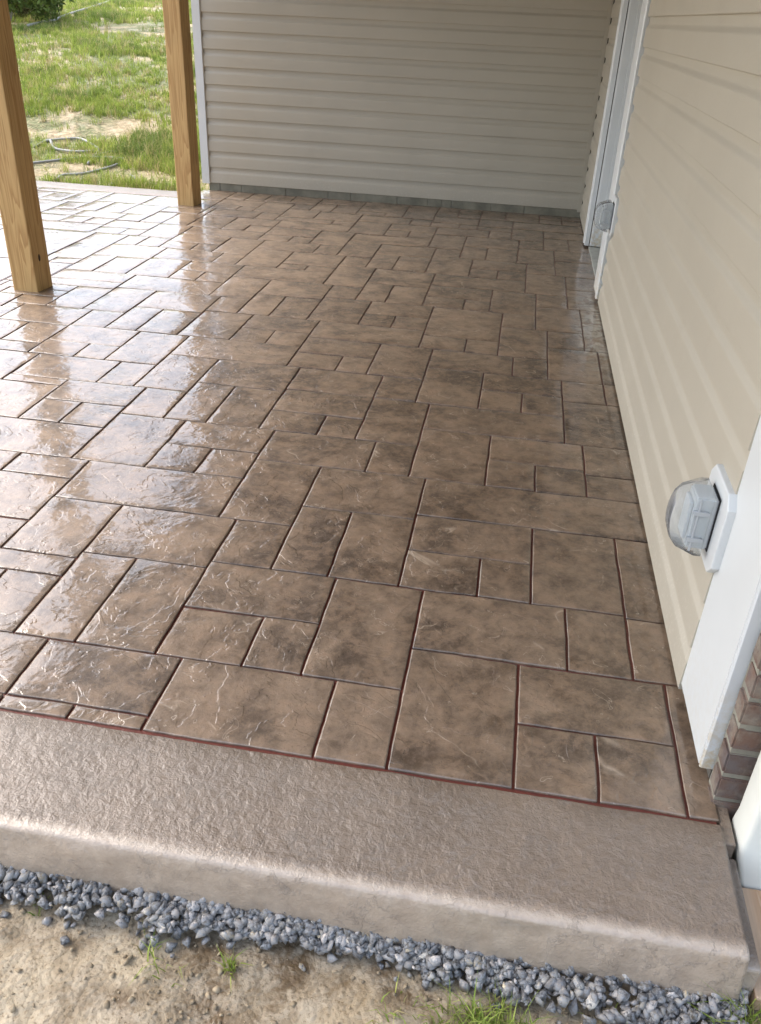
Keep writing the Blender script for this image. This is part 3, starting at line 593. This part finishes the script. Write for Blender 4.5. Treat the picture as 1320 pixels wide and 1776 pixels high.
# ------------------------------------------------------------------ outdoor outlet boxes on the right wall
def outlet(yc, zc, lab):
    a = math.radians(0)
    t = thing('outlet_box', lab, 'outlet', tuple(rw.matrix_basis @ Vector((0, 0, 0))), group='weatherproof outlet boxes on the siding wall')
    t.rotation_euler = (0, 0, -ang)
    t.location = Vector(Aw) + Matrix.Rotation(-ang, 3, 'Z') @ Vector((-.008, Y(yc), zc*U))
    hy, hz, ch = .070*U, .072*U, .020*U
    oct_ = [(-hy+ch, -hz), (hy-ch, -hz), (hy, -hz+ch), (hy, hz-ch), (hy-ch, hz), (-hy+ch, hz), (-hy, hz-ch), (-hy, -hz+ch)]
    pl = prism('mounting_plate', oct_, 'x', -.026, .002, M_WHITE, t, bev=.003)
    b0y, b1y, b0z, b1z = -.027*U, .027*U, -.046*U, .046*U
    box('gasket', -.0285, -.0262, b0y-.002, b1y+.002, b0z-.002, b1z+.002, M_BLACK, t)
    bm = bmesh.new(); bmesh.ops.create_cube(bm, size=1)
    for v in bm.verts: v.co = Vector((-.0287-.048*(.5-v.co.x), (b0y+(v.co.y+.5)*(b1y-b0y))*(1 if v.co.x > 0 else .97), (b0z+(v.co.z+.5)*(b1z-b0z))*(1 if v.co.x > 0 else .98)))
    bmesh.ops.bevel(bm, geom=bm.edges[:], offset=.004, segments=3, affect='EDGES')
    from_bm('box_body', bm, M_GREY, t)
    # clear domed in-use cover: curved front shell with a skirt
    bm = bmesh.new(); N = 14; Mz = 10
    cy0, cy1, cz0, cz1 = b0y-.008, b1y+.010, b0z-.012, b1z+.010
    def sh(u_, v_, th):
        yy = cy0+(cy1-cy0)*u_; zz = cz0+(cz1-cz0)*v_
        e = max(abs(u_*2-1)**9, abs(v_*2-1)**7)
        d = .040*(1-.45*(2*v_-1)**2) * (1-.2*abs(u_*2-1)**4) + .018
        return Vector((-.062 - d*(1-e*.9) + (0 if e < .999 else .010) + th, yy, zz))
    g1 = [[bm.verts.new(sh(i/N, j/Mz, 0)) for i in range(N+1)] for j in range(Mz+1)]
    for j in range(Mz):
        for i in range(N): bm.faces.new((g1[j][i], g1[j][i+1], g1[j+1][i+1], g1[j+1][i]))
    sk = [g1[0][i] for i in range(N+1)] + [g1[j][N] for j in range(1, Mz+1)] + [g1[Mz][i] for i in range(N-1, -1, -1)] + [g1[j][0] for j in range(Mz-1, 0, -1)]
    low = [bm.verts.new(v.co + Vector((.016, 0, 0))) for v in sk]
    for k in range(len(sk)):
        k2 = (k+1) % len(sk); bm.faces.new((sk[k], sk[k2], low[k2], low[k]))
    cv = from_bm('clear_cover', bm, M_CLEAR, t, True)
    sol = cv.modifiers.new('s', 'SOLIDIFY'); sol.thickness = .0022
    for zz in (-.026*U, .022*U):   # hinge lugs on the near side
        pts = [(-.074+.006*math.cos(q_), zz+.006*math.sin(q_)) for q_ in [i*math.pi/6 for i in range(12)]]
        prism('hinge_lug', [(-.052, zz-.005), (-.045, zz-.004), (-.043, zz), (-.045, zz+.004), (-.052, zz+.005), (-.078, zz+.0045), (-.078, zz-.0045)], 'y', b0y-.0095, b0y-.0005, M_LUG, cv)
        # prism axis 'y' takes (x, z)
    prism('hinge_rod', [(-.0665+.003*math.cos(i*math.pi/4), b0y-.0045+.003*math.sin(i*math.pi/4)) for i in range(8)], 'z', cz0+.01, cz1-.01, M_LUG, cv)
    box('outlet_face', -.0855+.0, -.0772, b0y+.012, b1y-.012, b0z+.018, b1z-.018, M_GREY, t, bev=.002)
    return t
M_LUG = m_plain('translucent_plastic', (.40, .42, .43), .15, .03)
outlet(1.228, .328, 'larger grey outlet box with clear cover, on the siding next to the near corner board')
outlet(3.475, .365, 'smaller looking grey outlet box with clear cover on the siding beside the door casing')

# ------------------------------------------------------------------ downspout and board at the right
ds = thing('downspout', 'white downspout with a flared foot against the brick wall end', 'downspout', (0, 0, 0))
def loft(name, rings, mat, parent, bev=.0):
    bm = bmesh.new(); R_ = []
    for (x0, x1, y0, y1, z, dz) in rings:
        r = .012; q = []
        for (cx_, cy_, a0) in ((x1-r, y1-r, 0), (x0+r, y1-r, 90), (x0+r, y0+r, 180), (x1-r, y0+r, 270)):
            for k in range(4):
                a = math.radians(a0+k*30); q.append(bm.verts.new((cx_+r*math.cos(a), cy_+r*math.sin(a), z + dz*((cx_+r*math.cos(a))-x0))))
        R_.append(q)
    for a, b in zip(R_[:-1], R_[1:]):
        for i in range(16): bm.faces.new((a[i], a[(i+1) % 16], b[(i+1) % 16], b[i]))
    return from_bm(name, bm, mat, parent, True)
loft('pipe', [(.421*U, .50*U, .866*U, .928*U, 2.4, 0), (.421*U, .50*U, .866*U, .928*U, .35, 0), (.421*U, .50*U, .866*U, .928*U, .02*U, 0), (.4185*U, .502*U, .864*U, .9295*U, -.008*U, 0), (.4190*U, .504*U, .862*U, .9300*U, -.022*U, 0), (.427*U, .53*U, .860*U, .930*U, -.054*U, 0), (.438*U, .60*U, .858*U, .930*U, -.090*U, 0)], M_PVC, ds)
for zz in (1.1, 2.2): box('strap', .4185*U, .5025*U, .8625*U, .9295*U, zz, zz+.025, M_PVC, ds, bev=.002)
pk = box('wooden_board',   .4205*U, .56*U, .690*U, .856*U, -.070*U-.038, -.070*U, M_PLANK, None, bev=.003)
tag(pk, 'short raw lumber board lying on the ground under the downspout foot', 'board')

# ------------------------------------------------------------------ gravel strip along the slab
def chips(n):
    out = []; r_ = np.random.RandomState(3)
    for _ in range(n):
        P = r_.normal(size=(11, 3)); P /= np.linalg.norm(P, axis=1)[:, None]; P *= r_.uniform(.75, 1.0, (11, 1))
        bm = bmesh.new()
        for p in P: bm.verts.new(p)
        bmesh.ops.convex_hull(bm, input=bm.verts); bmesh.ops.triangulate(bm, faces=bm.faces)
        bm.verts.index_update(); out.append((np.array([x.co[:] for x in bm.verts]), np.array([[q.index for q in f_.verts] for f_ in bm.faces]))); bm.free()
    return out
CHIPS = chips(40)
rg = np.random.RandomState(11)
def pebbles(name, pts, sizes, cols, mat):
    V = []; F = []; CC = []; nv = 0
    for p, s, c in zip(pts, sizes, cols):
        v0, f0 = CHIPS[rg.randint(len(CHIPS))]; v = v0.copy()
        v *= np.array([1, rg.uniform(.6, .95), rg.uniform(.5, .85)])*s
        q_ = rg.normal(size=4); q_ /= np.linalg.norm(q_); w_, x_, y_, z_ = q_
        Rm = np.array([[1-2*(y_*y_+z_*z_), 2*(x_*y_-z_*w_), 2*(x_*z_+y_*w_)], [2*(x_*y_+z_*w_), 1-2*(x_*x_+z_*z_), 2*(y_*z_-x_*w_)], [2*(x_*z_-y_*w_), 2*(y_*z_+x_*w_), 1-2*(x_*x_+y_*y_)]])
        v = v @ Rm.T + p
        F.append(f0+nv); nv += len(v); V.append(v); CC.append(np.tile(np.append(c, 1.0), (len(v), 1)))
    V = np.concatenate(V); F = np.concatenate(F); CC = np.concatenate(CC)
    me = bpy.data.meshes.new(name); me.vertices.add(len(V)); me.vertices.foreach_set('co', V.ravel())
    me.loops.add(F.size); me.loops.foreach_set('vertex_index', F.ravel().astype(np.int32))
    me.polygons.add(len(F)); me.polygons.foreach_set('loop_start', np.arange(0, F.size, 3, dtype=np.int32)); me.polygons.foreach_set('loop_total', np.full(len(F), 3, dtype=np.int32))
    me.update(calc_edges=True); me.validate()
    ca = me.color_attributes.new('Col', 'FLOAT_COLOR', 'POINT'); ca.data.foreach_set('color', CC.astype(np.float32).ravel())
    me.materials.append(mat)
    o = bpy.data.objects.new(name, me); C.objects.link(o); return o
pts = []; sizes = []; cols = []
def gwidth(x):       # how far the strip reaches out from the slab, metres
    xu = x/U
    w0 = .060 + .040*smooth(-.15, .35, xu)
    return w0 + .040*nz(x*2.2, 3.1) + .025*nz(x*7, 9.1)
for k in range(4600):
    x = rg.uniform(-1.5, .40*U+.01); d = abs(rg.normal(0, .6)); 
    wd = max(.012, gwidth(x))
    if nz(x*6, 2.2, 1) < -.28 and rg.rand() < .6: continue
    if d > 1.0 and rg.rand() > .12: d = rg.uniform(0, 1)
    y = .690*U - d*wd + .015
    s = rg.uniform(.0090, .0195)*(1 if rg.rand() < .8 else .55)
    hgt = -.080*U + .010*(1-min(d, 1)) - (.02 if d > 1 else 0)
    z = max(ground_z(x, y)+s*.3, hgt + rg.uniform(-.012, .008) - .018*min(d, 1.2))
    g_ = rg.choice([.035, .07, .12, .20, .30, .44])*rg.uniform(.8, 1.25); tint = rg.rand()
    c = np.array([g_*1.10, g_*1.0, g_*.90]) if tint < .6 else (np.array([g_*1.15, g_*1.05, g_*.88]) if tint < .92 else np.array([g_*1.35, g_*1.1, g_*.7]))
    pts.append((x, y, z)); sizes.append(s); cols.append(c)
gv_ = pebbles('gravel', pts, sizes, cols, M_GRAV); tag(gv_, 'blue grey crushed gravel strip along the foot of the slab', 'gravel', 'stuff')
# clods and small stones in the soil
pts = []; sizes = []; cols = []
for k in range(5200):
    x = rg.uniform(-1.3, .65); y = rg.uniform(.32, .66)*U; 
    if fbm(x*4, y*4, 8) < -.02 and rg.rand() < .8: continue
    s = .0018 + .0085*rg.rand()**5
    g_ = rg.uniform(.20, .38)
    pts.append((x, y, ground_z(x, y)+s*.25)); sizes.append(s); cols.append(np.array([g_*1.05, g_*.84, g_*.56]))
M_CLOD = m_attr('soil_crumbs', .85, 0, .2)
cl = pebbles('soil_crumbs', pts, sizes, cols, M_CLOD); tag(cl, 'crumbs and pebbles of tan clay on bare ground', 'soil', 'stuff')

# ------------------------------------------------------------------ grass
def blades(name, bx, by, bz, h, wd, lean, col, mat):
    n = len(bx); az = rg.uniform(0, 2*np.pi, n); la = rg.uniform(0, 2*np.pi, n)
    cx_, cy_ = np.cos(az)*wd/2, np.sin(az)*wd/2
    lx, ly = np.cos(la)*lean*h, np.sin(la)*lean*h
    V = np.zeros((n, 5, 3))
    V[:, 0] = np.stack([bx-cx_, by-cy_, bz-.005], 1); V[:, 1] = np.stack([bx+cx_, by+cy_, bz-.005], 1)
    V[:, 2] = np.stack([bx-cx_*.8+lx*.3, by-cy_*.8+ly*.3, bz+h*.55], 1); V[:, 3] = np.stack([bx+cx_*.8+lx*.3, by+cy_*.8+ly*.3, bz+h*.55], 1)
    V[:, 4] = np.stack([bx+lx, by+ly, bz+h*(1-.35*lean)], 1)
    base = np.arange(n)[:, None]*5
    T = np.concatenate([base+np.array([[0, 1, 3]]), base+np.array([[0, 3, 2]]), base+np.array([[2, 3, 4]])], 0)
    me = bpy.data.meshes.new(name); me.vertices.add(n*5); me.vertices.foreach_set('co', V.ravel())
    me.loops.add(T.size); me.loops.foreach_set('vertex_index', T.ravel().astype(np.int32))
    me.polygons.add(len(T)); me.polygons.foreach_set('loop_start', np.arange(0, T.size, 3, dtype=np.int32)); me.polygons.foreach_set('loop_total', np.full(len(T), 3, dtype=np.int32))
    me.update(calc_edges=True)
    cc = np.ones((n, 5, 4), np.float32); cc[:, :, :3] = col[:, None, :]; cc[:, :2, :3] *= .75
    ca = me.color_attributes.new('Col', 'FLOAT_COLOR', 'POINT'); ca.data.foreach_set('color', cc.ravel())
    me.materials.append(mat); o = bpy.data.objects.new(name, me); C.objects.link(o); return o
def bare(x, y):      # 1 where the slope is bare straw
    xu, yu = x/U, y/U
    e = 0
    for (a, b, ra, rb) in ((-3.55, 6.9, .75, .42), (-3.1, 5.75, 1.3, .30), (-3.3, 8.2, .35, .25), (-2.2, 5.55, .5, .12), (-4.75, 11.6, .9, .8)):
        q_ = ((xu-a)/ra)**2 + ((yu-b)/rb)**2
        e = max(e, 1-q_)
    return e + .9*fbm(x*1.6, y*1.6, 4.0) 
bx = []; by = []; hh_ = []; cc_ = []; ww = []
G1 = np.array([.18, .27, .04]); G2 = np.array([.42, .48, .11]); G3 = np.array([.045, .10, .028]); G4 = np.array([.42, .36, .17])
tuft = 0
while len(bx) < 150000:
    yy = 5.30*U*(3.4**(rg.rand())); ratio = rg.uniform(-.66, -.30)
    xx = ratio*yy
    if yy < 5.46*U and xx > -1.9*U: continue
    b_ = bare(xx, yy)
    dens = 1-smooth(.12, .42, b_)
    lush = fbm(xx*.9+9, yy*.9, 6.0)
    if rg.rand() > dens*(.35+.9*smooth(-.25, .35, lush))+.03: continue
    dist = yy/7.5
    nb = rg.randint(8, 22); rad = rg.uniform(.02, .07)*dist**.5
    ht = (rg.uniform(.05, .12) + .13*max(0, lush))*(1.0 if yy > 9 else .9)
    if -2.75*U < xx < -2.0*U and 5.35*U < yy < 6.6*U: ht *= 1.7
    k_ = rg.rand(); colr = G1*(1-k_)+G2*k_
    if lush > .22: colr = colr*.5+G3*.6
    if rg.rand() < .16: colr = G4*1.15
    for _ in range(nb):
        a_ = rg.uniform(0, 6.28); r_ = rad*rg.rand()**.5
        bx.append(xx+r_*math.cos(a_)); by.append(yy+r_*math.sin(a_)); hh_.append(ht*rg.uniform(.5, 1.25)); cc_.append(colr*rg.uniform(.7, 1.3)); ww.append(.0045*dist**.6)
bx = np.array(bx); by = np.array(by)
ok = by > 5.262*U
ok &= ~((bx > -1.96*U) & (by > 5.25*U)); bx = bx[ok]; by = by[ok]; hh_ = np.array(hh_)[ok]; cc_ = np.array(cc_)[ok]; ww = np.array(ww)[ok]
bz = np.array([ground_z(a, b) for a, b in zip(bx, by)])
o = blades('meadow_grass', bx, by, bz, hh_, ww, rg.uniform(.1, .9, len(bx)), cc_, M_GRASS)
tag(o, 'bright green rough grass growing in clumps on the slope', 'grass', 'stuff')
# straw bits on the bare soil of the slope
n = 14000
sx_ = []; 
while len(sx_) < n:
    yy = rg.uniform(5.27, 12)*U; xx = rg.uniform(-.64, -.33)*yy
    if bare(xx, yy) > .05 or rg.rand() < .15: sx_.append((xx, yy))
sx_ = np.array(sx_); sz = np.array([ground_z(a, b) for a, b in sx_])+.006
sc_ = np.array([.52, .43, .27])[None]*rg.uniform(.6, 1.25, (n, 1))
def straws(name, P, L, wd, col, mat):
    n = len(P); az = rg.uniform(0, 2*np.pi, n); dx, dy = np.cos(az)*L/2, np.sin(az)*L/2; px_, py_ = -np.sin(az)*wd/2, np.cos(az)*wd/2; t_ = rg.uniform(-.2, .5, n)*L*.25
    V = np.stack([P+np.stack([-dx-px_, -dy-py_, 0*t_], 1), P+np.stack([-dx+px_, -dy+py_, .001+0*t_], 1), P+np.stack([dx+px_, dy+py_, np.abs(t_)], 1), P+np.stack([dx-px_, dy-py_, np.abs(t_)], 1)], 1)
    F = (np.arange(n)[:, None]*4+np.array([[0, 1, 2, 3]]))
    me = bpy.data.meshes.new(name); me.from_pydata(V.reshape(-1, 3).tolist(), [], F.tolist()); me.update()
    cc = np.ones((n, 4, 4), np.float32); cc[:, :, :3] = col[:, None]
    ca = me.color_attributes.new('Col', 'FLOAT_COLOR', 'POINT'); ca.data.foreach_set('color', cc.ravel())
    me.materials.append(mat); o = bpy.data.objects.new(name, me); C.objects.link(o); return o
M_STRAW = m_attr('dry_straw', .7, .2, .3)
o = straws('straw_mulch', np.column_stack([sx_, sz]), rg.uniform(.03, .14, n), rg.uniform(.003, .006, n), sc_, M_STRAW)
tag(o, 'dry straw mulch scattered over the bare patches of the slope', 'straw', 'stuff')
# foreground tufts by the gravel
def tuft_(label, spots, name='grass_tuft'):
    bx, by, hh_, cc_, ww = [], [], [], [], []
    for (xu, yu, r_, n_, h_) in spots:
        for _ in range(n_):
            a_ = rg.uniform(0, 6.28); q_ = r_*rg.rand()**.6
            bx.append(xu*U+q_*math.cos(a_)); by.append(yu*U+q_*math.sin(a_)); hh_.append(h_*rg.uniform(.4, 1.2))
            k_ = rg.rand(); c = G1*(1-k_)+G2*k_
            if rg.rand() < .12: c = G4*.8
            cc_.append(c*rg.uniform(.7, 1.2)); ww.append(rg.uniform(.0016, .0036))
    bx = np.array(bx); by = np.array(by); bz = np.array([ground_z(a, b) for a, b in zip(bx, by)])
    o = blades(name, bx, by, bz, np.array(hh_), np.array(ww), rg.uniform(.3, 1.5, len(bx)), np.array(cc_), M_GRASS)
    tag(o, label, 'grass tuft'); return o
tuft_('spreading green grass clump in the gravel near the middle right of the bottom edge', [(.085, .605, .05, 150, .055), (.05, .585, .06, 160, .05), (.13, .585, .06, 140, .05), (.09, .57, .08, 160, .06)])
tuft_('tall green grass clump between the slab corner and the board', [(.408, .675, .022, 42, .12), (.40, .655, .03, 50, .11), (.43, .655, .03, 40, .10)])
tuft_('small green grass sprout in the soil at the lower left', [(-.262, .625, .012, 46, .035)])
tuft_('thin pale grass wisps on the soil at the lower left', [(-.375, .625, .03, 14, .05), (-.345, .60, .03, 10, .05)])
tuft_('tiny weed at the left end of the gravel', [(-.555, .655, .02, 22, .03)])
tuft_('few grass blades in the slab corner crack by the downspout foot', [(.402, .80, .008, 9, .05)])
tuft_('sparse grass sprouts in the gravel left of the corner clump', [(.22, .61, .06, 40, .04), (.285, .62, .06, 40, .04)])
tuft_('thin grass sprouts between gravel and soil near the bottom centre', [(-.03, .60, .05, 30, .035)])

# ------------------------------------------------------------------ hoses, branch and shrubs on the slope
def tube(name, pts, r, mat, parent=None, seg=8, corr=0.0, sub=10):
    P = [Vector(p) for p in pts]; Q = []
    for i in range(len(P)-1):
        p0 = P[max(i-1, 0)]; p1 = P[i]; p2 = P[i+1]; p3 = P[min(i+2, len(P)-1)]
        for k in range(sub):
            t = k/sub; Q.append(.5*((2*p1)+(-p0+p2)*t+(2*p0-5*p1+4*p2-p3)*t*t+(-p0+3*p1-3*p2+p3)*t*t*t))
    Q.append(P[-1]); V = []; F = []
    for i, p in enumerate(Q):
        d = (Q[min(i+1, len(Q)-1)]-Q[max(i-1, 0)]).normalized(); s_ = d.cross(Vector((0, 0, 1))).normalized(); t_ = s_.cross(d)
        rr = r*(1+corr*(1 if i % 2 else -1))
        for k in range(seg):
            a = 2*math.pi*k/seg; V.append(p+s_*rr*math.cos(a)+t_*rr*math.sin(a))
    for i in range(len(Q)-1):
        for k in range(seg): F.append((i*seg+k, i*seg+(k+1) % seg, (i+1)*seg+(k+1) % seg, (i+1)*seg+k))
    F.append(tuple(range(seg))[::-1]); F.append(tuple((len(Q)-1)*seg+k for k in range(seg)))
    return mesh(name, V, F, mat, parent, smooth=True)
def onground(px_, h=.02):      # grid point where the picture position (full photo pixels) meets the slope
    dv = cam.matrix_world.to_3x3() @ Vector(((px_[0]-660)/FPX, -(px_[1]-888)/FPX, -1))
    t = 2.0
    for _ in range(4000):
        p = Vector((0, 0, U)) + dv*t
        if p.z < ground_z(p.x, p.y)+h: break
        t += .01
    return (p.x, p.y, ground_z(p.x, p.y)+h)
h1 = [(30, 287), (75, 281), (130, 275), (158, 271), (200, 262), (225, 254)]
h2 = [(75, 246), (92, 243), (110, 241), (140, 241), (165, 254), (170, 262), (160, 275), (153, 284)]
h3 = [(98, 312), (110, 304), (140, 302), (165, 297), (190, 290), (212, 282), (214, 276), (200, 274), (178, 273), (150, 274)]
h4 = [(60, 255), (85, 243), (95, 257), (130, 263), (165, 262)]
h5 = [(190, 320), (215, 318), (232, 312), (231, 307), (226, 305)]
for pts_, lab in ((h1, 'long grey hose lying straight across the bare strip'), (h2, 'upper loop of grey hose curling down at its right end'), (h3, 'lower grey hose doubling back beside the patio edge'), (h4, 'thin end of grey hose bending behind the other coils'), (h5, 'short curved hose end sticking out nearest the wooden post')):
    o = tube('hose', [onground(p, .018) for p in pts_], .0135, M_HOSE, None, 8, .08)
    tag(o, lab, 'hose', group='grey hoses on the grass beyond the patio')
o = tube('fallen_branch', [onground(p, .05) for p in ((48, 44), (75, 38), (95, 34), (120, 24), (150, 15), (172, 8), (190, 2))], .022, M_BARK, None, 6)
tag(o, 'long bleached fallen branch lying up the slope', 'branch')
def shrub(px_, w_, h_, n, lab, col):
    p = Vector(onground(px_, 0.0)); t = thing('shrub', lab, 'shrub', tuple(p), group='shrubs at the top of the slope')
    r_ = random.Random(int(px_[0])+7)
    for k in range(5):
        a = r_.uniform(0, 6.28); tube('stem', [(0, 0, -.05), (w_*.15*math.cos(a), w_*.15*math.sin(a), h_*.3), (w_*.35*math.cos(a), w_*.35*math.sin(a), h_*.75)], .018, M_BARK, t, 5, 0, 3)
    V = []; F = []; CC = []
    lobes = [(r_.gauss(0, w_*.3), r_.gauss(0, w_*.3), r_.uniform(.2, .85)*h_, r_.uniform(.18, .34)*w_) for _ in range(16)]
    for k in range(n):
        l = r_.choice(lobes); d = Vector((r_.gauss(0, 1), r_.gauss(0, 1), r_.gauss(0, 1))).normalized()*l[3]*r_.uniform(.5, 1.05)
        c = Vector(l[:3])+d
        a = Vector((r_.gauss(0, 1), r_.gauss(0, 1), r_.gauss(0, 1))).normalized()*r_.uniform(.03, .06); b = a.cross(Vector((r_.gauss(0, 1), r_.gauss(0, 1), r_.gauss(0, 1)))).normalized()*.022
        i0 = len(V); V += [c-a, c+b, c+a, c-b]; F.append((i0, i0+1, i0+2, i0+3))
        q_ = r_.uniform(.6, 1.4); CC += [(col[0]*q_, col[1]*q_, col[2]*q_, 1)]*4
    o = mesh('foliage', V, F, M_LEAF, t)
    ca = o.data.color_attributes.new('Col', 'FLOAT_COLOR', 'POINT'); ca.data.foreach_set('color', np.array(CC, np.float32).ravel())
shrub((14, 44), 1.1, 1.1, 5200, 'dense dark green shrub in the top left corner', (.13, .18, .045))
shrub((52, 30), 1.1, .95, 4600, 'looser brownish green shrub right of the corner shrub', (.17, .16, .06))
